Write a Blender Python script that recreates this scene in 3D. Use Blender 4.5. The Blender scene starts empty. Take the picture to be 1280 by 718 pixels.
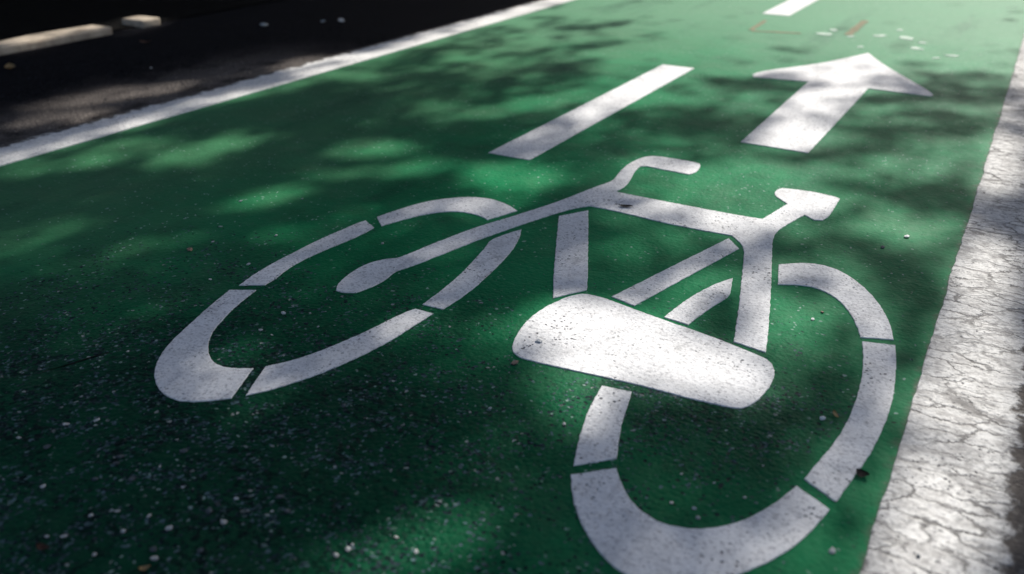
import bpy, bmesh, math, random
import numpy as np
from mathutils import Vector, Matrix, noise
random.seed(7)
rng = np.random.default_rng(7)
R = math.radians
scene = bpy.context.scene
col = scene.collection

# ------------------------------------------------------------------ camera
cam_d = bpy.data.cameras.new('camera')
cam = bpy.data.objects.new('camera', cam_d)
col.objects.link(cam)
cam.location = (0, 0, 0.8)
cam.rotation_euler = (R(90 - 26.085), 0, R(29.942))
cam_d.sensor_width = 36
cam_d.lens = 31.137
cam_d.clip_start = 0.02
cam_d.clip_end = 1500
cam_d.dof.use_dof = True
cam_d.dof.focus_distance = 1.8
cam_d.dof.aperture_fstop = 2.5
scene.camera = cam

# ------------------------------------------------------------------ light
SUN_EL, SUN_AZ = R(40), R(3)          # azimuth from the lane's direction (+y) towards +x
world = bpy.data.worlds.new('World')
scene.world = world
world.use_nodes = True
wn = world.node_tree
sky = wn.nodes.new('ShaderNodeTexSky')
sky.sky_type = 'NISHITA'
sky.sun_disc = False
sky.sun_elevation = SUN_EL
sky.sun_rotation = SUN_AZ
sky.air_density = 0.8
sky.dust_density = 2.5
sky.ozone_density = 0.6
wn.links.new(sky.outputs[0], wn.nodes['Background'].inputs[0])
wn.nodes['Background'].inputs[1].default_value = 0.092
sun_d = bpy.data.lights.new('sun', 'SUN')
sun_d.energy = 5.0
sun_d.angle = R(0.53)
sun_d.color = (1.0, 0.965, 0.91)
sun = bpy.data.objects.new('sun', sun_d)
col.objects.link(sun)
SDIR = Vector((math.sin(SUN_AZ) * math.cos(SUN_EL), math.cos(SUN_AZ) * math.cos(SUN_EL), math.sin(SUN_EL)))
sun.rotation_euler = SDIR.to_track_quat('Z', 'Y').to_euler()
sun.location = (0, 12, 12)
vs = scene.view_settings
vs.view_transform = 'Standard'
vs.look = 'None'
vs.gamma = 1
vs.exposure = 0.33

# ------------------------------------------------------------------ node helper
class NT:
    def __init__(self, name):
        self.m = bpy.data.materials.new(name)
        self.m.use_nodes = True
        self.t = self.m.node_tree
        self.b = self.t.nodes['Principled BSDF']
        self.pos = self.n('ShaderNodeNewGeometry').outputs['Position']
    def n(self, kind, **kw):
        nd = self.t.nodes.new(kind)
        for k, v in kw.items():
            setattr(nd, k, v)
        return nd
    def put(self, sock, v):
        if isinstance(v, bpy.types.NodeSocket):
            self.t.links.new(v, sock)
        else:
            if sock.type == 'RGBA' and len(v) == 3:
                v = (*v, 1)
            sock.default_value = v
    def math(self, op, a, b=0.0, c=0.0):
        nd = self.n('ShaderNodeMath', operation=op)
        for s, v in zip(nd.inputs, (a, b, c)):
            self.put(s, v)
        return nd.outputs[0]
    def mul(self, a, b): return self.math('MULTIPLY', a, b)
    def add(self, a, b): return self.math('ADD', a, b)
    def sub(self, a, b): return self.math('SUBTRACT', a, b)
    def vscale(self, vec, s):
        nd = self.n('ShaderNodeVectorMath', operation='MULTIPLY')
        self.put(nd.inputs[0], vec); nd.inputs[1].default_value = s
        return nd.outputs[0]
    def vadd(self, a, b):
        nd = self.n('ShaderNodeVectorMath', operation='ADD')
        self.put(nd.inputs[0], a); self.put(nd.inputs[1], b)
        return nd.outputs[0]
    def noise(self, scale, detail=4, rough=0.55, vec=None, color=False):
        nd = self.n('ShaderNodeTexNoise')
        self.put(nd.inputs['Vector'], vec if vec is not None else self.pos)
        nd.inputs['Scale'].default_value = scale
        nd.inputs['Detail'].default_value = detail
        nd.inputs['Roughness'].default_value = rough
        return nd.outputs['Color' if color else 'Fac']
    def voro(self, scale, feature='F1', vec=None, out='Distance', rand=1.0):
        nd = self.n('ShaderNodeTexVoronoi', feature=feature)
        self.put(nd.inputs['Vector'], vec if vec is not None else self.pos)
        nd.inputs['Scale'].default_value = scale
        nd.inputs['Randomness'].default_value = rand
        return nd.outputs[out]
    def ramp(self, v, lo, hi, a=0.0, b=1.0):
        nd = self.n('ShaderNodeMapRange', interpolation_type='SMOOTHSTEP')
        for s, x in zip(nd.inputs, (v, lo, hi, a, b)):
            self.put(s, x)
        return nd.outputs[0]
    def mix(self, f, a, b):
        nd = self.n('ShaderNodeMix', data_type='RGBA')
        self.put(nd.inputs[0], f)
        self.put(nd.inputs[6], a); self.put(nd.inputs[7], b)
        return nd.outputs[2]
    def xyz(self):
        nd = self.n('ShaderNodeSeparateXYZ'); self.put(nd.inputs[0], self.pos)
        return nd.outputs
    def bump(self, h, dist, strength=1.0, nrm=None):
        nd = self.n('ShaderNodeBump')
        nd.inputs['Strength'].default_value = strength
        nd.inputs['Distance'].default_value = dist
        self.put(nd.inputs['Height'], h)
        if nrm is not None: self.put(nd.inputs['Normal'], nrm)
        return nd.outputs[0]
    def fin(self, color, rough, nrm=None, spec=0.5):
        self.put(self.b.inputs['Base Color'], color)
        self.put(self.b.inputs['Roughness'], rough)
        self.put(self.b.inputs['Specular IOR Level'], spec)
        if nrm is not None: self.put(self.b.inputs['Normal'], nrm)
        return self.m

def asphalt_nodes(t, dark=1.0):
    """coarse bituminous surface: stone colour, height"""
    warp = t.vadd(t.pos, t.vscale(t.noise(60, 2, color=True), (.006, .006, 0)))
    cell = t.voro(110, vec=warp, out='Color')
    d = t.voro(110, vec=warp)
    sepc = t.n('ShaderNodeSeparateColor'); t.put(sepc.inputs[0], cell)
    stone = t.mix(sepc.outputs[0], (.022 * dark, .021 * dark, .022 * dark), (.115 * dark, .105 * dark, .095 * dark))
    pale = t.ramp(sepc.outputs[1], .93, .96)
    stone = t.mix(pale, stone, (.30 * dark, .28 * dark, .25 * dark))
    bind = t.ramp(d, .35, .6)
    c = t.mix(bind, stone, (.014, .014, .015))
    big = t.ramp(t.noise(2.2, 4), .35, .7)
    c = t.mix(t.mul(big, .35), c, (.075 * dark, .068 * dark, .060 * dark))
    return c, d

def mat_road():
    t = NT('asphalt')
    c, d = asphalt_nodes(t, 1.0)
    x, y, z = t.xyz()
    # road's deep shade painted in as near-black, dusty brown towards the lane's edges
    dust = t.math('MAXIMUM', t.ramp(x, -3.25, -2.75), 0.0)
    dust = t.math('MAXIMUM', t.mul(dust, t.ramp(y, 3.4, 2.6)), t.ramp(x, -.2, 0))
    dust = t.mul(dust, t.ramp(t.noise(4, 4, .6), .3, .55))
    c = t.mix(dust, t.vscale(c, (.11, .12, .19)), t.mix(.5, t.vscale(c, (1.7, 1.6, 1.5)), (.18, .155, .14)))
    h = t.add(t.mul(t.math('SUBTRACT', 1.0, d), 1.0), t.mul(t.noise(260, 2), .3))
    return t.fin(c, .85, t.bump(h, .006, .9), .05)

def mat_green():
    t = NT('green_road_paint')
    ac, d = asphalt_nodes(t)
    x, y, z = t.xyz()
    big = t.noise(1.6, 5, .6)
    mid = t.noise(9, 4, .6)
    fine = t.noise(90, 3, .6)
    green = t.mix(t.ramp(big, .3, .72), (.001, .135, .048), (.002, .215, .076))
    green = t.mix(t.mul(t.ramp(mid, .45, .75), .5), green, (.002, .085, .032))
    green = t.mix(t.mul(t.ramp(fine, .52, .72), .45), green, (.008, .22, .085))
    # dust and scuffing
    dust = t.mul(t.ramp(t.noise(3.1, 6, .7), .46, .74), .48)
    green = t.mix(dust, green, (.075, .185, .095))
    # road dust has gathered towards the outer edge of the lane
    green = t.mix(t.mul(t.ramp(t.add(x, t.mul(t.sub(t.noise(2.3, 5, .6), .5), 1.2)), -1.2, -2.0), .5), green, (.085, .165, .088))
    # sun glare on the far stretch painted in as paler green
    far_glare = t.mul(t.ramp(t.add(y, t.mul(t.sub(t.noise(1.3, 4, .6), .5), 1.6)), 2.9, 5.2), .8)
    green = t.mix(far_glare, green, (.12, .29, .165))
    # tiny pale flecks where the paint has been knocked off
    fl = t.voro(52, vec=t.vadd(t.pos, t.vscale(t.noise(45, 2, color=True), (.02, .02, 0))))
    fz = t.ramp(t.noise(5, 4, .6), .36, .60)
    fleck = t.mul(t.ramp(fl, .17, .09), fz)
    # tyre-dark streak stains along the lane
    st = t.noise(1.0, 4, .6, vec=t.vscale(t.pos, (5.0, .7, 1)))
    green = t.mix(t.mul(t.ramp(st, .52, .75), .40), green, (.002, .055, .030))
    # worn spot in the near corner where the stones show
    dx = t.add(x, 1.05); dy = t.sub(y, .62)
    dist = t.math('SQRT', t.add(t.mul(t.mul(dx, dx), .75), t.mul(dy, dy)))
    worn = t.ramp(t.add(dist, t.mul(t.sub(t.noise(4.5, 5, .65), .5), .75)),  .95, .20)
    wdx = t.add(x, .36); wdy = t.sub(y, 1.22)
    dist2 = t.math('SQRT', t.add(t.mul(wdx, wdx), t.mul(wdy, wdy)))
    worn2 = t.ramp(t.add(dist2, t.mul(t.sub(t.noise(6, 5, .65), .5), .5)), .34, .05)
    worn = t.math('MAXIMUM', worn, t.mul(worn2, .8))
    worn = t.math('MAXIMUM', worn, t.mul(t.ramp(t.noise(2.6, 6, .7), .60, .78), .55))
    green = t.mix(t.mul(worn, .80), green, (.002, .022, .014))  # extra darkening paints the near corner's deep shade into the colour
    # paint goes first from the tops of some stones, pits stay dark
    chip = t.voro(210, vec=t.vadd(t.pos, t.vscale(t.noise(70, 2, color=True), (.008, .008, 0))), out='Color')
    sc = t.n('ShaderNodeSeparateColor'); t.put(sc.inputs[0], chip)
    thr = t.sub(1.0, t.add(.02, t.mul(t.mul(worn, t.ramp(t.noise(13, 4, .65, vec=t.vadd(t.pos, (2, 9, 0))), .38, .62)), .42)))
    chipped = t.ramp(t.sub(sc.outputs[0], thr), 0.0, .04)
    chipc = t.mix(t.math('POWER', sc.outputs[1], 2.0), (.003, .011, .015), (.11, .18, .19))
    chipc = t.mix(t.ramp(sc.outputs[2], .975, .99), chipc, (.30, .32, .30))
    c = t.mix(t.mul(fleck, .75), t.mix(chipped, green, chipc), (.36, .46, .42))
    pit = t.math('MAXIMUM', t.ramp(t.noise(120, 3, .6), .60, .70), t.mul(t.mul(worn, t.ramp(t.noise(11, 4, .65), .40, .60)), t.ramp(t.noise(75, 4, .7), .47, .57)))
    c = t.mix(t.mul(pit, t.add(.30, t.mul(worn, .68))), c, (.002, .010, .010))
    # thin overspray along the edge lines: bare asphalt shows
    edge = t.ramp(t.add(x, t.mul(t.sub(t.noise(22, 4, .7), .5), .06)), -.052, -.028)
    c = t.mix(t.mul(edge, .75), c, t.mix(.5, ac, (.17, .14, .12)))
    h = t.add(t.mul(t.sub(1.0, d), t.add(.16, t.mul(worn, .45))), t.add(t.mul(fine, .5), t.mul(chipped, -.25)))
    n1 = t.bump(h, .0045, .8)
    n2 = t.bump(t.noise(14, 4, .6), .006, .4, n1)
    rough = t.add(.52, t.mul(t.noise(30, 3), .2))
    return t.fin(c, rough, n2, .06)

def mat_white(name, pits=.5, crack=False, ragged=None, base=(.88, .87, .855)):
    t = NT(name)
    ac, d = asphalt_nodes(t)
    x, y, z = t.xyz()
    w = t.mix(t.ramp(t.noise(5, 5, .65), .3, .75), base, tuple(v * .84 for v in base))
    w = t.mix(t.mul(t.ramp(t.noise(28, 4, .7), .45, .75), .55), w, tuple(v * .66 for v in base))
    w = t.mix(t.mul(t.ramp(t.noise(170, 3, .6), .50, .66), .6), w, (.38, .37, .37))
    # rubber smudges
    w = t.mix(t.mul(t.ramp(t.noise(7, 6, .75, vec=t.vadd(t.pos, (3.1, 1.7, 0))), .60, .72), .55), w, (.20, .195, .19))
    w = t.mix(t.mul(t.ramp(t.noise(38, 5, .75, vec=t.vadd(t.pos, (1.3, 6.1, 0))), .66, .72), .65), w, (.10, .13, .115))
    # long tyre scuffs along the lane and grey traffic film
    sc_ = t.noise(1.0, 4, .65, vec=t.vscale(t.pos, (34, 4.5, 1)))
    w = t.mix(t.mul(t.ramp(sc_, .56, .74), .38), w, (.36, .35, .35))
    w = t.mix(t.mul(t.ramp(t.noise(16, 5, .7, vec=t.vadd(t.pos, (7, 2, 0))), .50, .72), .35), w, (.50, .49, .48))
    # pits, in patches
    zone = t.ramp(t.noise(6.5, 4, .6), .44, .66)
    pv = t.vadd(t.pos, t.vscale(t.noise(90, 2, color=True), (.010, .010, 0)))
    pc = t.n('ShaderNodeSeparateColor'); t.put(pc.inputs[0], t.voro(170, vec=pv, out='Color'))
    pd = t.voro(170, vec=pv)
    pit = t.mul(t.ramp(pc.outputs[0], 1 - .30 * pits, 1 - .25 * pits), t.ramp(pd, .52, .25))
    pit = t.mul(pit, t.add(.16, t.mul(zone, .84)))
    w = t.mix(t.mul(pit, .9), w, (.055, .055, .062))
    h = t.add(t.mul(t.noise(140, 3, .6), .8), t.mul(pit, -1.0))
    if crack:
        # fine cracks running across the line
        wv = t.vadd(t.vscale(t.pos, (9.0, 22.0, 0)), t.vscale(t.noise(16, 5, .7, color=True), (.9, 1.1, 0)))
        cr = t.voro(1.0, 'DISTANCE_TO_EDGE', vec=wv)
        crk = t.mul(t.ramp(cr, .045, .010), t.ramp(t.noise(7, 4, .6), .36, .56))
        wv2 = t.vadd(t.vscale(t.pos, (24.0, 60.0, 0)), t.vscale(t.noise(40, 4, .7, color=True), (.9, 1.2, 0)))
        cr2 = t.voro(1.0, 'DISTANCE_TO_EDGE', vec=wv2)
        crk2 = t.mul(t.ramp(cr2, .12, .03), t.ramp(t.noise(12, 4, .65, vec=t.vadd(t.pos, (5, 3, 0))), .46, .64))
        crk = t.math('MAXIMUM', t.mul(crk, .8), t.mul(crk2, .5))
        w = t.mix(crk, w, (.060, .054, .050))
        h = t.add(h, t.mul(crk, -.8))
        # grime in flat blotches
        w = t.mix(t.mul(t.ramp(t.noise(18, 5, .72, vec=t.vscale(t.pos, (1, 1.9, 1))), .44, .66), .66), w, (.33, .315, .30))
        w = t.mix(t.mul(t.ramp(t.noise(75, 4, .7), .50, .62), .5), w, (.22, .21, .20))
    if ragged:
        x0, x1 = ragged          # paint holds at x0, is gone at x1
        f = t.ramp(x, x0, x1)
        f = t.add(f, t.mul(t.sub(t.noise(16, 6, .72), .5), 1.5))
        gone = t.ramp(f, .50, .66)
        w = t.mix(gone, w, t.mix(.55, ac, (.15, .13, .115)))
        h = t.add(h, t.mul(gone, -1.2))
    return t.fin(w, t.add(.66, t.mul(t.noise(40, 3), .2)), t.bump(h, .003, .8), .08)

def mat_plain(name, a, b, scale, rough, bumpd=.002, spec=.4):
    t = NT(name)
    f = t.noise(scale, 5, .65)
    return t.fin(t.mix(t.ramp(f, .3, .7), a, b), rough, t.bump(t.noise(scale * 3, 4, .6), bumpd, .8), spec)

def mat_leaf(name, a, b, trans=.3):
    t = NT(name)
    info = t.n('ShaderNodeNewGeometry').outputs['Random Per Island']
    c = t.mix(info, a, b)
    t.fin(c, .5, None, .3)
    tr = t.n('ShaderNodeBsdfTranslucent')
    t.put(tr.inputs[0], c)
    mx = t.n('ShaderNodeMixShader'); mx.inputs[0].default_value = trans
    t.t.links.new(t.b.outputs[0], mx.inputs[1]); t.t.links.new(tr.outputs[0], mx.inputs[2])
    t.t.links.new(mx.outputs[0], t.t.nodes['Material Output'].inputs[0])
    return t.m

M = dict(
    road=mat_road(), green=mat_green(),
    mark=mat_white('white_thermoplastic', .55),
    right=mat_white('cracked_white_paint', .6, True, (.050, .160), (.76, .745, .71)),
    left=mat_white('worn_white_paint', .6, False, (-2.55, -2.69), (.86, .84, .80)),
    soil=mat_plain('dark_soil', (.004, .004, .004), (.010, .009, .008), 30, .95, .01, .03),
    kerb=mat_plain('pale_concrete', (.34, .28, .215), (.58, .49, .38), 14, .9, .002, .1),
    pebble=mat_plain('pale_stone', (.36, .36, .34), (.66, .65, .62), 120, .7),
    white=mat_plain('white_stone', (.74, .73, .70), (.86, .85, .82), 120, .7),
    grey=mat_plain('grey_stone', (.03, .045, .055), (.10, .12, .13), 120, .7),
    tan=mat_plain('tan_stone', (.22, .13, .09), (.40, .28, .20), 120, .75),
    dleaf=mat_plain('dark_dry_leaf', (.012, .008, .008), (.03, .02, .018), 150, .7),
    yleaf=mat_plain('yellow_dry_leaf', (.55, .36, .14), (.70, .52, .28), 90, .7),
    rleaf=mat_plain('red_dry_leaf', (.10, .05, .035), (.18, .10, .07), 90, .8),
    grit=mat_plain('road_grit', (.010, .06, .04), (.16, .22, .21), 60, .6),
    scar=mat_plain('old_marking_scar', (.14, .17, .10), (.30, .24, .16), 25, .85, .002, .1),
    spot=mat_plain('spilt_white_paint', (.30, .46, .34), (.72, .76, .70), 40, .8, .002, .1),
    bark=mat_plain('bark', (.035, .027, .020), (.09, .07, .055), 12, .95, .02),
    crown=mat_leaf('tree_leaves', (.020, .050, .012), (.045, .085, .020), .15),
    sky_blocker=mat_leaf('sky_blocker_leaves', (.010, .028, .010), (.025, .050, .016), .1),
)

# ------------------------------------------------------------------ mesh helpers
def link(name, me, mat=None, parent=None, **props):
    o = bpy.data.objects.new(name, me)
    col.objects.link(o)
    if mat is not None:
        me.materials.append(mat)
    if parent is not None:
        o.parent = parent
    for k, v in props.items():
        o[k] = v
    return o

def bm_mesh(bm, name, smooth=False):
    me = bpy.data.meshes.new(name)
    bmesh.ops.recalc_face_normals(bm, faces=bm.faces)
    if smooth:
        for f in bm.faces: f.smooth = True
    bm.to_mesh(me); bm.free()
    return me

def slab(name, pts, z0, z1, origin=(0, 0)):
    """a flat outline with real thickness and a small rounded edge"""
    n = len(pts)
    pts = [Vector((p[0] - origin[0], p[1] - origin[1])) for p in pts]
    area = sum(pts[i - 1].cross(pts[i]) for i in range(n))
    if area < 0: pts.reverse()
    ins = []
    for i in range(n):
        a, b, c = pts[i - 1], pts[i], pts[(i + 1) % n]
        u = (b - a).normalized(); v = (c - b).normalized()
        nn = Vector((-(u.y + v.y), u.x + v.x))
        nn = nn.normalized() if nn.length > 1e-5 else Vector((-u.y, u.x))
        ins.append(b + nn * min(.0010, .3 * min((b - a).length, (c - b).length)))
    bm = bmesh.new()
    lo = [bm.verts.new((p.x, p.y, z0)) for p in pts]
    mi = [bm.verts.new((p.x, p.y, z0 + (z1 - z0) * .55)) for p in pts]
    hi = [bm.verts.new((p.x, p.y, z1)) for p in ins]
    for i in range(n):
        j = (i + 1) % n
        bm.faces.new((lo[i], lo[j], mi[j], mi[i]))
        bm.faces.new((mi[i], mi[j], hi[j], hi[i]))
    f = bm.faces.new(hi)
    f.normal_update()
    want = f.calc_area()
    tris = bmesh.ops.triangulate(bm, faces=[f], quad_method='BEAUTY', ngon_method='EAR_CLIP')['faces']
    got = sum(t.calc_area() for t in tris)
    if abs(got - want) > .002 * want: print('SLAB AREA', name, want, got)
    return bm_mesh(bm, name)

def smooth_outline(pts, ang=40, it=2):
    pts = [Vector(p) for p in pts]
    for _ in range(it):
        new = []
        n = len(pts)
        for i in range(n):
            a, b, c = pts[i - 1], pts[i], pts[(i + 1) % n]
            u, v = b - a, c - b
            th = abs(math.degrees(math.atan2(u.cross(v), u.dot(v))))
            if th > ang or th < 1.0 or min(u.length, v.length) < .003:
                new.append(b)
            else:
                new += [b - u * .25, b + v * .25]
        pts = new
    return pts

def rough_outline(pts, step=.012, amp=.0012):
    """break the edge of a painted outline up a little"""
    out = []
    n = len(pts)
    for i in range(n):
        a, b = Vector(pts[i]), Vector(pts[(i + 1) % n])
        k = max(1, int((b - a).length / step))
        for q in range(k):
            p = a.lerp(b, q / k)
            nz = noise.noise_vector(Vector((p.x * 120, p.y * 120, 3)))
            out.append((p.x + nz.x * amp, p.y + nz.y * amp))
    return out

def sheet(name, x0, x1, y0, y1, z, mat, **props):
    me = bpy.data.meshes.new(name)
    me.from_pydata([(x0, y0, z), (x1, y0, z), (x1, y1, z), (x0, y1, z)], [], [(0, 1, 2, 3)])
    return link(name, me, mat, **props)

# ------------------------------------------------------------------ the ground
sheet('ground', -400, 400, -400, 400, -.03, M['soil'], kind='structure')
sheet('road', -4.02, 1.3, -30, 120, -.005, M['road'], kind='structure')
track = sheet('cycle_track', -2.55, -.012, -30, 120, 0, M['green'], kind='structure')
sheet('verge', -14, -4.03, -30, 120, -.002, M['soil'], kind='structure')

# ------------------------------------------------------------------ painted lines
def long_line(x0, x1, amp0, amp1, name, mat, label):
    """edge line: two edges that wander, stepped finely where the camera is near"""
    ys = list(np.arange(-1.0, 7.5, .012)) + list(np.arange(7.5, 120, 1.5))
    def wob(x, y, amp, s):
        return x + amp * (noise.noise(Vector((y * 7, s, 0))) + .6 * noise.noise(Vector((y * 31, s, 2))) + .4 * noise.noise(Vector((y * 90, s, 4))))
    v, f = [], []
    for i, y in enumerate(ys):
        a, b = wob(x0, y, amp0, 1.3), wob(x1, y, amp1, 7.7)
        v += [(a, y, .0005), (a + .001, y, .003), (b - .001, y, .003), (b, y, -.004)]
        if i:
            k = 4 * i
            for q in range(3):
                f.append((k - 4 + q, k - 3 + q, k + 1 + q, k + q))
    me = bpy.data.meshes.new(name)
    me.from_pydata(v, [], f)
    return link(name, me, mat, label=label, category='road marking')

long_line(-.040, .190, .004, .012, 'edge_line', M['right'], 'cracked and worn white edge line beside dark broken asphalt, next to the rear wheel')
long_line(-2.655, -2.465, .008, .0015, 'edge_line', M['left'], 'narrow white edge line with ragged outer side, between green track and shaded road')

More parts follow.
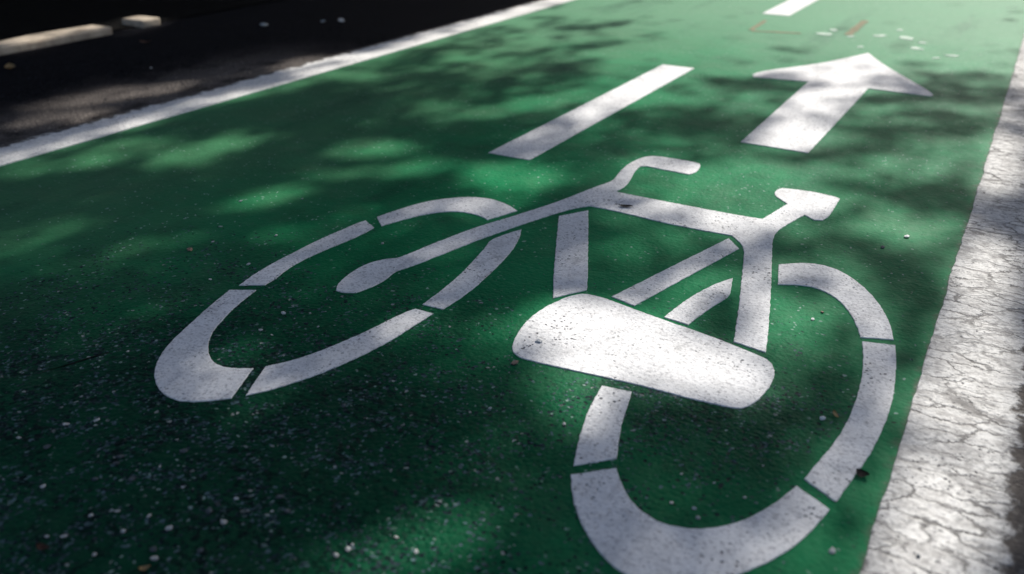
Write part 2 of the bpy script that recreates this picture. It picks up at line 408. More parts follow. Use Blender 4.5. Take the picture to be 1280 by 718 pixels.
SHAPES = [
    ('wheel_segment', [(-1.2953, 1.5865), (-1.2782, 1.6593), (-1.2594, 1.7193), (-1.2300, 1.7665), (-1.1934, 1.8047), (-1.1529, 1.8280), (-1.1138, 1.8335), (-1.0722, 1.8238), (-1.0404, 1.8092), (-1.0179, 1.7932), (-1.0504, 1.7046), (-1.0791, 1.7187), (-1.1156, 1.7211), (-1.1466, 1.7143), (-1.1796, 1.6921), (-1.2093, 1.6484), (-1.2314, 1.5958), (-1.2500, 1.5450)]),
    ('wheel_segment', [(-1.3052, 1.1401), (-1.3164, 1.1895), (-1.3233, 1.2562), (-1.3228, 1.3186), (-1.3239, 1.3859), (-1.3177, 1.4627), (-1.3113, 1.5289), (-1.3039, 1.5541), (-1.2583, 1.5285), (-1.2571, 1.4764), (-1.2626, 1.4253), (-1.2720, 1.3671), (-1.2774, 1.3071), (-1.2750, 1.2540), (-1.2623, 1.1980), (-1.2594, 1.1687)]),
    ('wheel_segment', [(-1.3060, 1.1143), (-1.2582, 1.1418), (-1.2495, 1.0998), (-1.2380, 1.0564), (-1.2234, 1.0216), (-1.2123, 0.9909), (-1.1955, 0.9604), (-1.1708, 0.9317), (-1.1455, 0.9091), (-1.1168, 0.8938), (-1.0914, 0.8905), (-1.0669, 0.8992), (-1.0420, 0.9135), (-1.0055, 0.8280), (-1.0281, 0.8041), (-1.0573, 0.7845), (-1.0826, 0.7781), (-1.1116, 0.7807), (-1.1394, 0.7908), (-1.1718, 0.8123), (-1.2011, 0.8413), (-1.2263, 0.8789), (-1.2442, 0.9193), (-1.2611, 0.9673), (-1.2852, 1.0390)]),
    ('wheel_segment', [(-1.0282, 0.9292), (-0.9909, 0.8446), (-0.9725, 0.8692), (-0.9531, 0.9053), (-0.9353, 0.9448), (-0.9158, 1.0056), (-0.9006, 1.0707), (-0.8922, 1.1351), (-0.8928, 1.1618), (-0.8869, 1.2377), (-0.9294, 1.2355), (-0.9420, 1.2026), (-0.9558, 1.1117), (-0.9716, 1.0507), (-0.9890, 0.9952), (-1.0090, 0.9558)]),
    ('wheel_segment', [(-0.9827, 1.6069), (-0.9500, 1.6930), (-0.9304, 1.6507), (-0.9115, 1.5943), (-0.8976, 1.5258), (-0.8883, 1.4592), (-0.8791, 1.3801), (-0.8777, 1.3175), (-0.8815, 1.2602), (-0.9285, 1.2579), (-0.9296, 1.3084), (-0.9350, 1.3754), (-0.9446, 1.4444), (-0.9586, 1.5157), (-0.9684, 1.5615)]),
    ('frame', [(-1.1065, 1.4117), (-1.1261, 1.3942), (-1.1433, 1.3598), (-1.1467, 1.3162), (-1.1399, 1.2685), (-1.1289, 1.2362), (-1.1167, 1.2217), (-1.0990, 1.2192), (-1.0744, 1.2334), (-1.0641, 1.2660), (-1.0590, 1.3062), (-1.0664, 1.3508), (-1.0632, 1.3643), (-1.0453, 1.4163), (-1.0175, 1.5332), (-1.0033, 1.5941), (-0.9655, 1.7152), (-0.9217, 1.8397), (-0.8995, 1.8845), (-0.8751, 1.9149), (-0.7924, 1.9142), (-0.6817, 1.9010), (-0.5809, 1.9004), (-0.5060, 1.9044), (-0.4638, 1.8582), (-0.4406, 1.7763), (-0.4150, 1.6745), (-0.3863, 1.5662), (-0.3513, 1.4186), (-0.2901, 1.4096), (-0.3055, 1.4814), (-0.3397, 1.6233), (-0.4045, 1.8745), (-0.4291, 1.9740), (-0.3924, 2.1215), (-0.3632, 2.0999), (-0.3458, 2.1069), (-0.3381, 2.1372), (-0.3386, 2.2080), (-0.3405, 2.2816), (-0.3513, 2.2926), (-0.4252, 2.3027), (-0.4900, 2.2888), (-0.5005, 2.2682), (-0.4978, 2.2343), (-0.4832, 2.2131), (-0.4484, 2.1775), (-0.4747, 2.0433), (-0.5377, 2.0378), (-0.6408, 2.0388), (-0.8538, 2.0411), (-0.8621, 2.0470), (-0.8567, 2.0807), (-0.8598, 2.1214), (-0.8745, 2.1837), (-0.8872, 2.2423), (-0.8871, 2.2712), (-0.8730, 2.2815), (-0.8168, 2.2768), (-0.7444, 2.2724), (-0.7366, 2.2828), (-0.7332, 2.3148), (-0.7408, 2.3618), (-0.7493, 2.3778), (-0.7730, 2.3854), (-0.8345, 2.3868), (-0.8829, 2.3832), (-0.9033, 2.3714), (-0.9192, 2.3337), (-0.9261, 2.2760), (-0.9207, 2.2068), (-0.9073, 2.1357), (-0.9066, 2.1075), (-0.9283, 2.0395), (-0.9572, 1.9090), (-1.0011, 1.7782), (-1.0460, 1.6625), (-1.0624, 1.6026), (-1.0842, 1.5107), (-1.0958, 1.4493), (-1.1021, 1.4205)]),
    ('tube', [(-0.9123, 1.8138), (-0.8661, 1.8844), (-0.7088, 1.5526), (-0.6745, 1.4779), (-0.7185, 1.4107), (-0.7718, 1.5163)]),
    ('stay', [(-0.5089, 1.8861), (-0.4695, 1.8392), (-0.5641, 1.4612), (-0.6196, 1.4748)]),
    ('stay', [(-0.4351, 1.6813), (-0.4131, 1.5965), (-0.4249, 1.5540), (-0.4363, 1.5031), (-0.4455, 1.4385), (-0.4961, 1.4447), (-0.4887, 1.5122), (-0.4771, 1.5732), (-0.4596, 1.6338)]),
    ('crank', [(-0.6708, 1.4610), (-0.6469, 1.4622), (-0.6204, 1.4620), (-0.5533, 1.4457), (-0.4653, 1.4302), (-0.3824, 1.4155), (-0.2877, 1.3907), (-0.2723, 1.3798), (-0.2609, 1.3593), (-0.2545, 1.3329), (-0.2537, 1.3199), (-0.2540, 1.2839), (-0.2598, 1.2460), (-0.2685, 1.2196), (-0.2816, 1.2088), (-0.3004, 1.2059), (-0.3655, 1.1989), (-0.4351, 1.1974), (-0.5049, 1.1899), (-0.6136, 1.1768), (-0.6562, 1.1748), (-0.6738, 1.1807), (-0.6873, 1.1934), (-0.6984, 1.2164), (-0.7110, 1.2570), (-0.7185, 1.3169), (-0.7135, 1.3731), (-0.6987, 1.4221), (-0.6850, 1.4486)]),
    ('wheel_segment', [(-0.4973, 1.1637), (-0.4465, 1.1716), (-0.4339, 1.1191), (-0.4208, 1.0693), (-0.4044, 1.0191), (-0.3950, 0.9934), (-0.4422, 0.9470), (-0.4562, 0.9835), (-0.4699, 1.0287), (-0.4867, 1.0887)]),
    ('wheel_segment', [(-0.4359, 0.9261), (-0.3861, 0.9734), (-0.3735, 0.9542), (-0.3538, 0.9299), (-0.3321, 0.9106), (-0.3070, 0.8991), (-0.2825, 0.8949), (-0.2568, 0.9008), (-0.2333, 0.9121), (-0.2122, 0.9309), (-0.1928, 0.9557), (-0.1752, 0.9891), (-0.1624, 1.0228), (-0.1509, 1.0625), (-0.0991, 1.0345), (-0.1071, 0.9914), (-0.1180, 0.9501), (-0.1325, 0.9165), (-0.1491, 0.8845), (-0.1703, 0.8537), (-0.1886, 0.8270), (-0.2163, 0.8020), (-0.2513, 0.7864), (-0.2921, 0.7843), (-0.3149, 0.7930), (-0.3416, 0.8086), (-0.3696, 0.8313), (-0.3963, 0.8617), (-0.4179, 0.8929)]),
    ('wheel_segment', [(-0.1446, 1.0826), (-0.0945, 1.0543), (-0.0840, 1.1242), (-0.0737, 1.1898), (-0.0689, 1.2630), (-0.0687, 1.3363), (-0.0715, 1.3949), (-0.0810, 1.4783), (-0.0939, 1.5516), (-0.1485, 1.5371), (-0.1334, 1.4637), (-0.1244, 1.3931), (-0.1201, 1.3134), (-0.1209, 1.2547), (-0.1259, 1.1913), (-0.1367, 1.1341)]),
    ('wheel_segment', [(-0.3696, 1.7970), (-0.3316, 1.8310), (-0.2877, 1.8442), (-0.2474, 1.8318), (-0.2032, 1.7925), (-0.1618, 1.7361), (-0.1308, 1.6742), (-0.1107, 1.6159), (-0.1004, 1.5716), (-0.1545, 1.5508), (-0.1668, 1.5881), (-0.1896, 1.6403), (-0.2172, 1.6837), (-0.2504, 1.7112), (-0.2809, 1.7225), (-0.3118, 1.7156), (-0.3448, 1.6966)]),
    ('arrow', [(-0.7113, 2.6460), (-0.5040, 2.6360), (-0.4993, 3.5701), (-0.2791, 3.5542), (-0.2670, 3.5960), (-0.5154, 4.0226), (-0.6225, 4.2640), (-0.6905, 4.0855), (-0.7695, 3.9081), (-0.9566, 3.6237), (-0.9317, 3.5381), (-0.7227, 3.5668)]),
]

bike = bpy.data.objects.new('bicycle_marking', None)
col.objects.link(bike)
BO = (-.66, 1.45)
bike.location = (*BO, 0)
bike['label'] = 'large white painted bicycle symbol with split wheels on the green cycle track'
bike['category'] = 'road marking'
part_labels = {'crank': 'broad rounded white bar between the wheels', 'frame': 'white fork, handlebar, top tube and saddle in one stroke'}
for nm, pts in SHAPES:
    if nm == 'arrow':
        pts = rough_outline(smooth_outline(pts, 50), .006, .0015)
        o = (-.62, 2.6)
        ob = link('arrow_marking', slab('arrow_marking', pts, .0003, .0022, o), M['mark'],
                  label='white painted arrow pointing along the lane ahead of the bicycle symbol', category='road marking')
        ob.location = (*o, 0)
        continue
    pts = rough_outline(smooth_outline(pts), .005, .0013)
    ob = link(nm, slab(nm, pts, .0003, .0022, BO), M['mark'], bike)
    if nm in part_labels:
        ob['label'] = part_labels[nm]

def dash(y0, y1, x0, x1, label):
    pts = rough_outline([(x0, y0), (x1, y0), (x1, y1), (x0, y1)], .006, .0018)
    o = ((x0 + x1) / 2, y0)
    ob = link('centre_dash', slab('centre_dash', pts, .0003, .0022, o), M['mark'], label=label, category='road marking', group='centre line dashes of the cycle track')
    ob.location = (*o, 0)
dash(2.165, 3.575, -1.328, -1.188, 'white centre line dash between the bicycle handlebar and the left edge line')
dash(5.10, 6.52, -1.335, -1.185, 'white sunlit centre line dash farther along, beyond the arrow tip')

# ------------------------------------------------------------------ old marks on the green surface
def blob_pts(c, r, seed, n=14, ax=1.0, rot=0.0):
    out = []
    for i in range(n):
        a = 2 * math.pi * i / n
        k = r * (1 + .45 * noise.noise(Vector((math.cos(a) * 1.3, math.sin(a) * 1.3, seed * 3.7))))
        px, py = k * ax * math.cos(a), k * math.sin(a)
        out.append((c[0] + px * math.cos(rot) - py * math.sin(rot), c[1] + px * math.sin(rot) + py * math.cos(rot)))
    return out
spots = [(-0.894, 4.640, 0.0260), (-0.772, 4.636, 0.0129), (-0.651, 4.730, 0.0219), (-0.594, 4.939, 0.0137), (-0.530, 4.728, 0.0261), (-0.450, 4.482, 0.0207), (-0.443, 4.639, 0.0128), (-0.293, 4.388, 0.0161), (-0.347, 4.297, 0.0119), (-0.682, 4.391, 0.0122), (-0.880, 4.774, 0.0178)]
for i, (x, y, r) in enumerate(spots):
    link('paint_spot', slab('paint_spot', blob_pts((x, y), r * 1.1, i, ax=1.5, rot=.5 * i), .0003, .002), M['spot'], track)
def strip_pts(a, b, w):
    a, b = Vector(a), Vector(b); u = (b - a).normalized(); nn = Vector((-u.y, u.x)) * w
    return rough_outline([tuple(a - nn), tuple(b - nn), tuple(b + nn), tuple(a + nn)], .03, .008)
for a, b, w in (((-0.791, 4.674), (-0.794, 5.153), .018), ((-1.243, 4.565), (-1.256, 4.887), .012), ((-1.230, 4.547), (-1.005, 4.600), .014)):
    link('paint_scar', slab('paint_scar', strip_pts(a, b, w), .0003, .0015), M['scar'], track)

crack = [Vector(p) for p in ((-1.348, 0.724), (-1.336, 0.755), (-1.326, 0.770), (-1.321, 0.798), (-1.306, 0.826))]
left_side = [(p.x, p.y - .002 - .0015 * (i % 2)) for i, p in enumerate(crack)]
right_side = [(p.x, p.y + .002 + .001 * ((i + 1) % 2)) for i, p in enumerate(crack)]
link('crack', slab('crack', left_side + right_side[::-1], .0002, .0006), M['dleaf'], track)

# ------------------------------------------------------------------ kerb stones by the verge
def kerb(y0, y1, x0, x1, z1, label):
    bm = bmesh.new()
    bmesh.ops.create_cube(bm, size=1)
    for v in bm.verts:
        v.co = Vector((v.co.x * (x1 - x0), v.co.y * (y1 - y0), (v.co.z + .5) * (z1 + .03) - .03))
    bmesh.ops.bevel(bm, geom=bm.edges[:], offset=.012, segments=3, affect='EDGES', profile=.6)
    bmesh.ops.subdivide_edges(bm, edges=[e for e in bm.edges if e.calc_length() > .3], cuts=24)
    for v in bm.verts:
        w = Vector((v.co.x + x0, v.co.y + y0, v.co.z))
        v.co += noise.noise_vector(w * 9) * .005
    o = link('kerb_stone', bm_mesh(bm, 'kerb_stone', True), M['kerb'], label=label, category='kerb', group='kerb stones along the dark verge')
    o.location = ((x0 + x1) / 2, (y0 + y1) / 2, 0)
kerb(-1.2, 2.91, -4.115, -3.955, .03, 'long pale concrete kerb stone along the dark verge')
kerb(3.10, 3.22, -4.135, -3.975, .03, 'short pale concrete kerb stone after a gap at the end of the long one')

# ------------------------------------------------------------------ pebbles, leaves, grit
def pebble_mesh(seed, name):
    bm = bmesh.new()
    bmesh.ops.create_icosphere(bm, subdivisions=1, radius=1)
    for v in bm.verts:
        k = 1 + .45 * noise.noise(v.co * 1.1 + Vector((seed * 5.1, 0, 0)))
        v.co = Vector((v.co.x * k * 1.15, v.co.y * k * .9, v.co.z * k * .42))
    return bm_mesh(bm, name)
peb = {}
for key in ('pebble', 'grey', 'tan', 'white'):
    peb[key] = []
    for s in range(4):
        me = pebble_mesh(s + 11 * len(peb), 'pebble'); me.materials.append(M[key]); peb[key].append(me)
def pebble(p, key, label, group=None, name='pebble', lift=0.0):
    x, y, r = p
    if not group: r *= 1.35
    o = link(name, random.choice(peb[key]), label=label, category='stone')
    if group: o['group'] = group
    r = max(r * .68, .0016)
    o.scale = (r * random.uniform(.85, 1.2),) * 2 + (r * random.uniform(.8, 1.1),)
    o.rotation_euler = (random.uniform(-.25, .25), random.uniform(-.25, .25), random.uniform(0, 6.28))
    o.location = (x, y, lift + r * .38)
L1, G1 = 'small pale pebble lying on the dark worn green surface short of both bicycle wheels', 'pale pebbles on the worn green surface'
for p in ((-1.174, 0.646, 0.0063), (-1.142, 0.677, 0.0056), (-0.933, 0.550, 0.0061), (-0.888, 0.565, 0.0060), (-0.845, 0.562, 0.0070), (-0.813, 0.650, 0.0047), (-0.792, 0.606, 0.0075), (-0.816, 0.514, 0.0079), (-0.893, 0.528, 0.0053), (-0.889, 0.481, 0.0052), (-0.952, 0.483, 0.0060), (-0.971, 0.472, 0.0049), (-0.962, 0.646, 0.0038), (-0.957, 0.527, 0.0049), (-0.616, 0.649, 0.0065), (-0.616, 0.658, 0.0044), (-1.068, 0.533, 0.0052), (-1.205, 0.587, 0.0056), (-1.279, 0.845, 0.0047), (-0.896, 0.630, 0.0037), (-0.752, 0.655, 0.0035), (-0.576, 0.698, 0.0044), (-0.538, 0.689, 0.0043), (-0.622, 0.633, 0.0043), (-0.502, 1.034, 0.0051), (-0.625, 1.014, 0.0039)):
    pebble(p, 'pebble', L1, G1)
L1b, G1b = 'dull blue-grey pebble lying on the dark worn green surface', 'grey pebbles on the worn green surface'
for p in ((-1.031, 0.632, 0.0079), (-0.973, 0.606, 0.0076), (-0.960, 0.689, 0.0077), (-0.825, 0.612, 0.0082), (-0.763, 0.682, 0.0070), (-0.733, 0.665, 0.0080), (-1.017, 0.580, 0.0077), (-0.840, 0.683, 0.0061), (-1.145, 0.594, 0.0082), (-0.777, 0.552, 0.0079), (-0.831, 0.524, 0.0080), (-1.023, 0.619, 0.0065), (-0.837, 0.869, 0.0065), (-0.832, 0.902, 0.0066), (-0.755, 0.818, 0.0050)):
    pebble(p, 'grey', L1b, G1b)
L2, G2 = 'tiny white pebble on the green surface inside or just outside the front wheel', 'white pebbles around the front wheel'
for p in ((-1.264, 1.202, 0.0061), (-1.141, 1.094, 0.0064), (-1.365, 1.227, 0.0063), (-1.526, 1.276, 0.0058), (-1.666, 1.501, 0.0065), (-1.580, 1.351, 0.0060), (-1.427, 1.377, 0.0058), (-1.184, 1.463, 0.0046), (-1.379, 1.131, 0.0053), (-1.131, 1.023, 0.0047), (-1.099, 1.019, 0.0038), (-1.046, 1.086, 0.0039), (-1.096, 1.120, 0.0040), (-1.541, 1.593, 0.0053)):
    pebble(p, 'pebble', L2, G2)
L3, G3 = 'tiny pale pebble on the green surface inside the rear wheel, toward the wheel bottom', 'pale pebbles inside the rear wheel'
for p in ((-0.290, 0.941, 0.0046), (-0.248, 0.930, 0.0045), (-0.206, 1.002, 0.0041), (-0.259, 0.946, 0.0040), (-0.300, 1.008, 0.0036), (-0.204, 1.085, 0.0031), (-0.253, 1.012, 0.0030)):
    pebble(p, 'pebble', L3, G3)
pebble((-0.658, 1.242, 0.0073), 'white', 'white angular pebble on the broad rounded bar of the bicycle symbol', lift=.0022)
pebble((-0.156, 1.250, 0.0061), 'white', 'single bright white pebble near the inner right edge of the rear wheel')
pebble((-0.153, 2.099, 0.0081), 'white', 'single white pebble on sunlit green between saddle and cracked edge line')
pebble((-0.247, 1.579, 0.0040), 'white', 'small white pebble on the sunlit green just inside the top of the rear wheel')
pebble((-0.238, 1.619, 0.0041), 'tan', 'small tan pebble on the sunlit green just inside the top of the rear wheel')
pebble((-1.535, 1.218, 0.0076), 'tan', 'small brown pebble on the green surface outside the front wheel')
pebble((-0.659, 1.155, 0.0084), 'tan', 'flat brownish stone beside the left end of the broad rounded bar')
pebble((-0.079, 0.954, 0.0051), 'pebble', 'pale stone flake between the rear wheel bottom and the cracked edge line')
pebble((0.018, 0.996, 0.0040), 'grey', 'small dark pebble lying on the cracked white edge line', lift=.003)
pebble((-0.191, 2.008, 0.0069), 'grey', 'small dark crumb on the sunlit green near the single white pebble')
for p, l in (((-3.446, 3.429, 0.0223), 'pale fragment on the shaded road close to the short kerb stone'), ((-3.265, 3.672, 0.0180), 'first of a pair of pale fragments on the shaded road'), ((-3.197, 3.740, 0.0225), 'second of a pair of pale fragments on the shaded road, farther along'), ((-3.136, 2.452, 0.0092), 'single pale pebble on the dark road between kerb and sunlit asphalt patch')):
    pebble(p, 'pebble', l)

def leaf_mesh(name, L, W, curl):
    bm = bmesh.new()
    rows = []
    for i in range(7):
        t = i / 6
        w = W * math.sin(math.pi * min(1, t ** .8)) ** .75 + .0004
        z = curl * (t - .5) ** 2 * 4
        rows.append([bm.verts.new((t * L - L / 2, s * w, z + abs(s) * curl * .5 + .0012)) for s in (-1, -.5, 0, .5, 1)])
    for a, b in zip(rows, rows[1:]):
        for q in range(4):
            bm.faces.new((a[q], a[q + 1], b[q + 1], b[q]))
    r = bmesh.ops.solidify(bm, geom=bm.faces[:], thickness=.0009)
    return bm_mesh(bm, name, True)
def dry_leaf(p, L, W, curl, rot, mat, label, lift=0.0):
    o = link('dry_leaf', leaf_mesh('dry_leaf', L, W, curl), mat, label=label, category='leaf')
    o.location = (p[0], p[1], lift + .001); o.rotation_euler = (0, 0, rot)
dry_leaf((-0.075, 1.133), .019, .009, .004, R(-8), M['dleaf'], 'dark curled dry leaf at the outer edge of the rear wheel')
dry_leaf((-0.794, 1.951), .034, .008, .002, R(25), M['dleaf'], 'dark dry leaf lying on the white top tube of the bicycle symbol', .0022)
dry_leaf((-3.641, 2.161), .085, .020, .010, R(-30), M['yleaf'], 'yellow dry leaf on the dark road by the long kerb stone')
dry_leaf((-3.608, 2.816), .06, .020, .008, R(20), M['rleaf'], 'reddish dry leaf on the dark road by the short kerb stone')
dry_leaf((-0.953, 0.455), .020, .005, .004, R(10), M['rleaf'], 'brown dry leaf among pebbles on the dark worn green surface')
dry_leaf((-0.811, 0.495), .014, .004, .003, R(50), M['yleaf'], 'small tan dry leaf among pebbles on the dark worn green surface')
dry_leaf((-0.140, 1.269), .022, .003, .002, R(-60), M['yleaf'], 'thin yellowish leaf sliver beside the bright pebble in the rear wheel')

def grit(name, pts, smin, smax, mat, label, z=0.0):
    """loose chips, each a squashed octahedron, in one mesh"""
    base = np.array([(1, 0, 0), (0, 1, 0), (-1, 0, 0), (0, -1, 0), (0, 0, .75), (0, 0, -.4)])
    tri = np.array([(0, 1, 4), (1, 2, 4), (2, 3, 4), (3, 0, 4), (1, 0, 5), (2, 1, 5), (3, 2, 5), (0, 3, 5)])
    n = len(pts)
    s = smin + (smax - smin) * rng.random(n) ** 3
    a = rng.random(n) * 6.283
    v = np.repeat(base[None], n, 0) * (1 + .5 * (rng.random((n, 6, 1)) - .5))
    v = v * s[:, None, None] * np.array([1.25, .85, .8])
    ca, sa = np.cos(a)[:, None], np.sin(a)[:, None]
    vx = v[..., 0] * ca - v[..., 1] * sa + pts[:, None, 0]
    vy = v[..., 0] * sa + v[..., 1] * ca + pts[:, None, 1]
    vz = v[..., 2] + z
    V = np.stack([vx, vy, vz], -1).reshape(-1, 3)
    F = (tri[None] + 6 * np.arange(n)[:, None, None]).reshape(-1, 3)
    me = bpy.data.meshes.new(name)
    me.from_pydata(V.tolist(), [], F.tolist())
    return link(name, me, mat, kind='stuff', label=label, category='grit')
def scatter(n, cx, cy, sx, sy):
    p = np.stack([rng.normal(cx, sx, n), rng.normal(cy, sy, n)], 1)
    return p[(p[:, 0] > -2.44) & (p[:, 0] < -.05)]
pts = np.concatenate([scatter(1100, -1.05, .62, .42, .26), scatter(900, -.38, 1.2, .14, .16), scatter(1500, -1.2, 1.4, .6, .6), scatter(700, -.55, 1.25, .25, .15), scatter(500, -.4, 1.15, .12, .1)])
grit('loose_grit', pts, .0007, .0024, M['grit'], 'fine grit lying on the rough green surface')
n = 2600
pts = np.stack([.06 + rng.random(n) ** .8 * .35, .7 + rng.random(n) * 3.5], 1)
grit('loose_gravel', pts, .001, .005, M['road'], 'crumbled asphalt grit beside the cracked white edge line', -.002)
n = 1800
pts = np.stack([-2.64 - rng.random(n) ** 1.5 * .7, 1.2 + rng.random(n) * 2.4], 1)
grit('road_crumbs', pts, .001, .006, M['road'], 'loose asphalt crumbs along the ragged side of the narrow edge line', -.002)

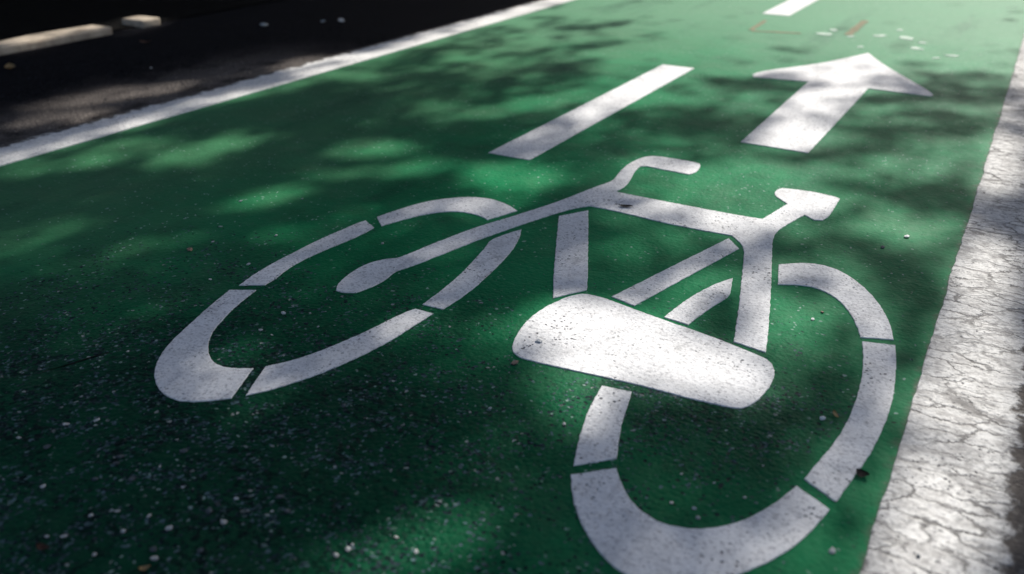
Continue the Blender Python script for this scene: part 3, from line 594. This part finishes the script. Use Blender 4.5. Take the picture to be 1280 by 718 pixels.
# ------------------------------------------------------------------ trees whose crowns shade the lane
LIT = [
    (-0.752, 6.888, 3.529, 2.016, 1.471, 1.7),
    (-1.234, 4.052, 0.957, 0.463, 1.82, 1.4),
    (-1.332, 3.339, 0.488, 0.209, 1.804, 1.2),
    (-0.881, 5.132, 0.795, 0.569, -1.973, 1.6),
    (-0.217, 4.637, 0.486, 0.278, 1.376, 1.5),
    (-2.227, 5.005, 0.638, 0.138, -1.534, 1.4),
    (-2.01, 3.875, 0.227, 0.142, -1.681, 0.85),
    (-2.041, 3.544, 0.207, 0.113, -2.006, 0.7),
    (-2.199, 3.289, 0.179, 0.108, 1.946, 0.9),
    (-2.314, 3.033, 0.178, 0.109, -1.51, 0.6),
    (-2.331, 2.813, 0.161, 0.099, 1.907, 0.9),
    (-1.926, 2.932, 0.082, 0.069, -2.743, 0.4),
    (-1.779, 3.434, 0.138, 0.099, -2.576, 0.5),
    (-1.539, 2.671, 0.256, 0.109, -1.928, 0.9),
    (-1.4, 2.965, 0.225, 0.113, -1.618, 0.9),
    (-1.692, 2.496, 0.111, 0.094, -2.792, 0.6),
    (-1.645, 2.034, 0.12, 0.089, -2.285, 0.9),
    (-1.536, 2.007, 0.082, 0.046, -2.346, 0.6),
    (-1.435, 1.946, 0.139, 0.069, -2.223, 0.9),
    (-1.546, 1.833, 0.11, 0.049, -2.456, 0.7),
    (-1.158, 2.01, 0.128, 0.114, -2.619, 1.1),
    (-1.251, 2.035, 0.085, 0.079, 2.278, 0.9),
    (-1.607, 1.611, 0.104, 0.056, -2.133, 0.95),
    (-1.628, 1.516, 0.109, 0.047, -2.175, 0.75),
    (-2.049, 1.877, 0.116, 0.081, -2.917, 0.6),
    (-2.069, 1.847, 0.137, 0.107, -1.761, 0.85),
    (-2.087, 1.707, 0.134, 0.098, -2.223, 0.85),
    (-1.968, 1.688, 0.11, 0.046, -2.255, 0.6),
    (-2.328, 1.659, 0.163, 0.076, -1.891, 0.9),
    (-2.3, 1.54, 0.15, 0.082, -2.076, 0.95),
    (-2.381, 1.417, 0.119, 0.068, -1.693, 0.7),
    (-1.914, 1.069, 0.098, 0.064, -2.086, 0.75),
    (-1.907, 1.157, 0.086, 0.039, -2.214, 0.5),
    (-1.612, 1.2, 0.103, 0.048, -2.424, 0.45),
    (-1.49, 1.16, 0.099, 0.039, -2.422, 0.25),
    (-1.655, 1.065, 0.114, 0.053, -2.451, 0.25),
    (-1.738, 1.283, 0.061, 0.039, -2.908, 0.2),
    (-1.053, 3.123, 0.159, 0.133, -1.945, 0.6),
    (-0.939, 3.055, 0.132, 0.098, -2.341, 0.8),
    (-1.237, 2.82, 0.356, 0.103, -1.432, 0.95),
    (-1.168, 2.318, 0.231, 0.061, -1.678, 0.5),
    (-0.624, 3.83, 0.264, 0.175, 1.447, 0.9),
    (-0.581, 2.854, 0.233, 0.143, 1.618, 0.95),
    (-0.528, 3.643, 0.256, 0.101, 1.683, 0.9),
    (-0.594, 3.254, 0.296, 0.108, 1.738, 0.85),
    (-0.581, 2.657, 0.153, 0.108, -2.29, 0.9),
    (-0.562, 2.256, 0.324, 0.238, 1.522, 1.05),
    (-0.472, 2.5, 0.235, 0.151, -2.385, 0.7),
    (-0.448, 2.931, 0.142, 0.092, 1.473, 0.55),
    (-0.826, 2.296, 0.143, 0.122, -2.064, 0.7),
    (-0.599, 2.308, 0.171, 0.168, 2.545, 0.8),
    (-0.724, 2.091, 0.131, 0.068, 3.044, 0.85),
    (-0.585, 2.058, 0.147, 0.074, 2.959, 0.9),
    (-0.202, 2.697, 0.233, 0.119, -1.993, 0.95),
    (-0.145, 2.955, 0.163, 0.075, -2.076, 0.6),
    (-0.171, 2.186, 0.181, 0.12, -2.182, 0.95),
    (-0.368, 2.229, 0.113, 0.082, -2.076, 0.8),
    (-0.359, 2.02, 0.084, 0.062, -2.06, 0.6),
    (-0.268, 1.567, 0.154, 0.079, 1.699, 1.1),
    (-0.224, 1.796, 0.107, 0.06, 1.863, 0.7),
    (-0.142, 1.64, 0.139, 0.043, 1.701, 0.6),
    (-0.355, 1.574, 0.211, 0.043, 1.84, 0.7),
    (-0.496, 1.533, 0.124, 0.06, -1.909, 0.5),
    (-0.525, 1.32, 0.197, 0.109, 2.964, 2.4),
    (-0.369, 1.306, 0.121, 0.078, 2.947, 1.6),
    (-0.597, 1.19, 0.092, 0.083, 1.844, 1.05),
    (-0.489, 1.108, 0.079, 0.069, -2.334, 0.9),
    (-0.695, 1.266, 0.092, 0.045, 2.072, 0.5),
    (-0.819, 1.699, 0.189, 0.046, 2.029, 0.2),
    (-1.117, 1.778, 0.111, 0.068, -2.638, 0.7),
    (-1.213, 1.776, 0.13, 0.056, -2.164, 0.5),
    (-1.259, 1.446, 0.074, 0.037, -2.675, 0.3),
    (-0.098, 1.347, 0.153, 0.036, 1.655, 0.5),
    (-0.098, 1.152, 0.082, 0.043, 1.625, 0.45),
    (-0.166, 0.974, 0.118, 0.052, -2.051, 0.35),
    (-0.548, 2.822, 0.851, 0.622, 1.325, 0.58),
    (-0.391, 1.793, 0.343, 0.241, -2.332, 0.38),
    (-0.563, 0.929, 0.264, 0.139, -2.625, 0.15),
    (-0.512, 1.723, 0.261, 0.214, -2.029, 0.35),
    (-0.749, 1.184, 0.204, 0.131, -2.642, 0.3),
    (-1.355, 1.391, 0.399, 0.191, -2.216, 0.16),
    (-0.993, 1.446, 0.168, 0.138, 2.296, 0.2),
    (-1.341, 0.877, 0.248, 0.144, -2.849, 0.14),
    (-0.635, 1.805, 0.197, 0.141, 2.156, 0.4),
    (-0.364, 1.962, 0.307, 0.204, 1.546, 0.35),
    (-0.064, 1.216, 0.193, 0.067, 1.684, 0.5),
    (-0.345, 1.055, 0.147, 0.117, -2.332, 0.12),
    (-1.146, 0.89, 0.15, 0.096, 2.653, 0.28),
    (-0.238, 0.862, 0.154, 0.065, -2.58, 0.32),
    (-0.926, 1.016, 0.23, 0.107, -2.035, 0.2),
    (-1.323, 1.356, 0.37, 0.088, -1.578, 0.2),
    (-0.168, 1.157, 0.127, 0.068, 1.686, 0.2),
    (-0.574, 0.669, 0.121, 0.061, -2.306, 1.2),
    (-0.517, 0.79, 0.098, 0.091, 2.425, 0.33),
    (-0.563, 0.929, 0.08, 0.06, 2.131, 0.3),
    (-0.102, 0.924, 0.083, 0.046, -1.78, 0.6),
    (-1.085, 0.834, 0.101, 0.07, -2.995, 0.25),
    (-1.306, 0.707, 0.09, 0.056, -3.026, 0.3),
    (-0.264, 0.847, 0.092, 0.036, -2.591, 0.25),
    (-0.016, 2.847, 0.418, 0.062, 1.626, 1.5),
    (0.026, 1.986, 0.204, 0.068, 1.581, 1.5),
    (0.026, 1.63, 0.228, 0.065, 1.614, 1.5),
    (0.04, 1.276, 0.201, 0.08, 1.577, 1.6),
    (0.067, 1.498, 0.196, 0.048, 1.609, 1.5),
    (0.034, 1.036, 0.133, 0.068, 1.518, 1.5),
    (-0.008, 3.725, 0.337, 0.052, 1.608, 0.6),
    (-2.466, 4.369, 0.557, 0.126, -1.474, 1),
    (-2.467, 3.66, 0.428, 0.103, -1.483, 1),
    (-2.468, 3.095, 0.344, 0.093, -1.475, 1),
    (-2.47, 2.683, 0.251, 0.091, -1.391, 1),
    (-2.48, 2.343, 0.193, 0.076, -1.374, 0.85),
    (-2.482, 2.078, 0.169, 0.072, -1.361, 0.6),
    (-2.49, 1.819, 0.16, 0.069, -1.388, 0.6),
    (-2.505, 1.596, 0.141, 0.065, 1.769, 0.5),
    (-2.495, 1.419, 0.097, 0.056, -1.129, 0.5),
    (-2.933, 2.068, 0.214, 0.138, -1.798, 1),
    (-2.834, 2.24, 0.145, 0.109, -1.478, 0.8),
    (-2.784, 1.796, 0.16, 0.1, -2.302, 0.9),
    (-2.823, 1.704, 0.109, 0.086, -2.444, 0.8),
    (-2.658, 2.871, 0.186, 0.118, 1.87, 1),
    (-2.726, 2.503, 0.15, 0.08, -1.825, 0.3),
    (-4.123, 3.207, 0.302, 0.123, 2.359, 1.5),
    (-4.133, 2.875, 0.221, 0.123, 2.153, 1),
    (-4.089, 2.562, 0.234, 0.143, -1.086, 1),
]
DARK = [
    (-1.992, 4.24, 0.216, 0.106, -1.839, 0.68),
    (-1.816, 4.507, 0.243, 0.086, -2.17, 0.34),
    (-1.568, 4.106, 0.169, 0.074, -2.252, 0.34),
    (-1.852, 3.653, 0.197, 0.067, -2.234, 0.59),
    (-1.656, 3.27, 0.135, 0.098, 1.989, 0.68),
    (-1.714, 2.976, 0.196, 0.089, -2.253, 0.59),
    (-1.431, 3.249, 0.219, 0.049, -2.174, 0.34),
    (-0.891, 4.206, 0.153, 0.104, -2.313, 0.51),
    (-1.026, 3.849, 0.14, 0.081, -2.493, 0.34),
    (-1.023, 3.404, 0.154, 0.083, -2.968, 0.68),
    (-0.846, 3.445, 0.189, 0.116, -2.453, 0.68),
    (-0.914, 2.737, 0.232, 0.115, -2.899, 0.68),
    (-0.708, 2.945, 0.091, 0.07, -1.923, 0.51),
    (-0.229, 3.77, 0.295, 0.229, 1.33, 0.68),
    (-0.431, 3.414, 0.126, 0.085, -2.21, 0.51),
    (-0.175, 3.252, 0.152, 0.126, 2.699, 0.59),
    (-0.345, 3.044, 0.121, 0.1, -2.87, 0.34),
    (-0.401, 2.696, 0.156, 0.057, -2.374, 0.51),
    (-0.266, 3.004, 0.131, 0.069, -2.452, 0.42),
    (-0.138, 2.429, 0.171, 0.056, -2.685, 0.59),
    (0.032, 2.395, 0.119, 0.066, 1.357, 0.64),
    (-0.004, 3.187, 0.086, 0.043, 1.429, 0.42),
    (-0.129, 1.896, 0.117, 0.064, 2.08, 0.59),
    (-0.074, 1.717, 0.112, 0.056, 1.555, 0.42),
    (-1.718, 3.882, 0.126, 0.052, -2.185, 0.26),
    (-0.635, 1.037, 0.078, 0.071, -2.707, 0.42),
    (-1.484, 2.184, 0.123, 0.067, -2.646, 0.59),
    (-1.377, 2.152, 0.096, 0.047, -2.632, 0.42),
    (-1.434, 2.438, 0.177, 0.067, -2.068, 0.59),
]

def light_at(X, Y):
    """share of sun that reaches the ground through the crowns"""
    n = len(X)
    base = np.full(n, .05)
    cell = np.array([noise.noise(Vector((x * 1.9, y * 1.5, 5))) for x, y in zip(X, Y)])
    inframe = (Y > .3) & (Y < 9) & (X > -5.6) & (X < .5)
    base = np.where(inframe, .04, np.clip((cell - .12) * 2.2, .03, .9))
    def ev(e):
        cx, cy, a, b, th, v = e
        dx, dy = X - cx, Y - cy
        u = (dx * math.cos(th) + dy * math.sin(th)) / a
        w = (-dx * math.sin(th) + dy * math.cos(th)) / b
        r = np.sqrt(u * u + w * w)
        return v * np.clip((1.42 - r) / .80, 0, 1)
    brk = np.array([noise.noise(Vector((x * 7, y * 4.5, 1))) + .7 * noise.noise(Vector((x * 15, y * 10, 2))) for x, y in zip(X, Y)])
    for e in LIT:
        base = np.maximum(base, ev(e))
    for e in DARK:
        base = base * (1 - ev(e))
    base = np.clip(base * (1 + .55 * brk) + .06 * np.clip(brk, 0, 1), .02, 1)
    # the shaded road beyond the left line stays under the denser crown
    base = np.where((X < -2.66) & (Y > 3.35), .02, base)
    # open lane farther on
    far = np.clip((Y - 4.7) / .5, 0, 1) * np.clip((X + 2.64) / .03, 0, 1)
    base = np.maximum(base, far)
    return base

TREES = [((2.1, 7.4), 'broad leafy tree overhanging the track from the cracked line side'),
         ((-6.6, 9.5), 'broad leafy tree standing in the dark verge beyond the kerb')]
NL = 720000
GX = rng.uniform(-10, 3.0, NL)
GY = rng.uniform(-3, 10, NL)
Tr = light_at(GX, GY)
lai = np.clip(-np.log(np.clip(Tr, .02, .995)) / .8, 0, 4.2)
keep = rng.random(NL) < lai / 4.2
GX, GY = GX[keep], GY[keep]
n = len(GX)
zc = np.clip(rng.normal(6.2, .8, n), 4.6, 9.0)
k = zc / SDIR.z
CX, CY = GX + SDIR.x * k, GY + SDIR.y * k
trunks = np.array([t[0] for t in TREES])
own = np.argmin(np.hypot(CX[:, None] - trunks[None, :, 0], (CY[:, None] - trunks[None, :, 1]) * .8), 1)
def leaf_cloud(name, P, size, mat, parent, **props):
    n = len(P)
    d = rng.normal(size=(n, 3)); d /= np.linalg.norm(d, axis=1)[:, None]
    nrm = rng.normal(size=(n, 3)) * .55 + np.array([0, .35, .8])
    nrm /= np.linalg.norm(nrm, axis=1)[:, None]
    u = np.cross(nrm, d); u /= np.linalg.norm(u, axis=1)[:, None]
    w = np.cross(nrm, u)
    s = size * rng.uniform(.7, 1.3, n)[:, None]
    tip, tail = P + u * s, P - u * s
    l, r = P + w * s * .55 - nrm * s * .12, P - w * s * .55 - nrm * s * .12
    V = np.stack([tail, l, tip, r], 1).reshape(-1, 3)
    me = bpy.data.meshes.new(name)
    q = 4 * np.arange(n)[:, None]
    me.from_pydata(V.tolist(), [], (q + np.array([0, 1, 2, 3])).tolist())
    return link(name, me, mat, parent, **props)
def tube(bm, pts, r0, r1, seg=8):
    rings = []
    for i, p in enumerate(pts):
        d = (pts[min(i + 1, len(pts) - 1)] - pts[max(i - 1, 0)]).normalized()
        a = d.orthogonal().normalized(); b = d.cross(a)
        r = r0 + (r1 - r0) * i / (len(pts) - 1)
        rings.append([bm.verts.new(p + (a * math.cos(q * 2 * math.pi / seg) + b * math.sin(q * 2 * math.pi / seg)) * r) for q in range(seg)])
    for x, y in zip(rings, rings[1:]):
        for q in range(seg):
            bm.faces.new((x[q], x[(q + 1) % seg], y[(q + 1) % seg], y[q]))
    bm.faces.new(rings[-1])
LEAF = .037
for ti, ((tx, ty), lab) in enumerate(TREES):
    root = bpy.data.objects.new('broadleaf_tree', None); col.objects.link(root)
    root.location = (tx, ty, -.03)
    root['label'] = lab; root['category'] = 'tree'; root['group'] = 'trees along the track'
    sel = np.where(own == ti)[0]
    P = np.stack([CX[sel] - tx, CY[sel] - ty, zc[sel] + .03], 1)
    leaf_cloud('crown', P, LEAF, M['crown'], root)
    bm = bmesh.new()
    tube(bm, [Vector((noise.noise(Vector((ti, q, 0))) * .08, noise.noise(Vector((ti, q, 9))) * .08, q * .9)) for q in range(6)], .21, .14, 12)
    link('trunk', bm_mesh(bm, 'trunk', True), M['bark'], root)
    top = Vector((0, 0, 4.4))
    for b in range(9):
        if len(sel) == 0: break
        for attempt in range(60):          # limbs grow through the leafy parts of the crown, not across its gaps
            e = Vector(P[random.randrange(len(P))])
            mid = top.lerp(e, .5) + Vector((0, 0, .45))
            path = [top.lerp(mid, q / 12) for q in range(12)] + [mid.lerp(e, q / 12) for q in range(13)]
            sh = [p + Vector((tx, ty, 0)) - SDIR * (p.z / SDIR.z) for p in path]
            lit = light_at(np.array([p.x for p in sh]), np.array([p.y for p in sh]))
            if np.sum(lit > .45) < 2: break
        else:
            continue
        bm = bmesh.new()
        tube(bm, [top, top.lerp(mid, .5) + Vector((0, 0, .12)), mid, mid.lerp(e, .6), e], .07, .012)
        link('limb', bm_mesh(bm, 'limb', True), M['bark'], root)

# unseen leaf screen added beyond the verge to block sky light
hb = bpy.data.objects.new('sky_blocker', None); col.objects.link(hb); hb.location = (-7.6, 6, -.03)
hb['label'] = 'dense dark green leaf screen added out of view to block sky light'; hb['category'] = 'sky_blocker'
n = 26000
P = np.stack([rng.uniform(-.45, .45, n), rng.uniform(-9, 12, n), rng.uniform(.05, 2.6, n)], 1)
P[:, 0] *= 1 + .25 * np.sin(P[:, 1] * 2.1)
P[:, 2] *= 1 + .08 * np.sin(P[:, 1] * 1.3 + 1)
leaf_cloud('foliage', P, .07, M['sky_blocker'], hb)
for q in range(12):
    bm = bmesh.new()
    tube(bm, [Vector((0, -8.5 + q * 1.8, 0)), Vector((.05, -8.4 + q * 1.8, .9)), Vector((-.08, -8.5 + q * 1.8, 1.9))], .04, .015)
    link('stem', bm_mesh(bm, 'stem', True), M['bark'], hb)
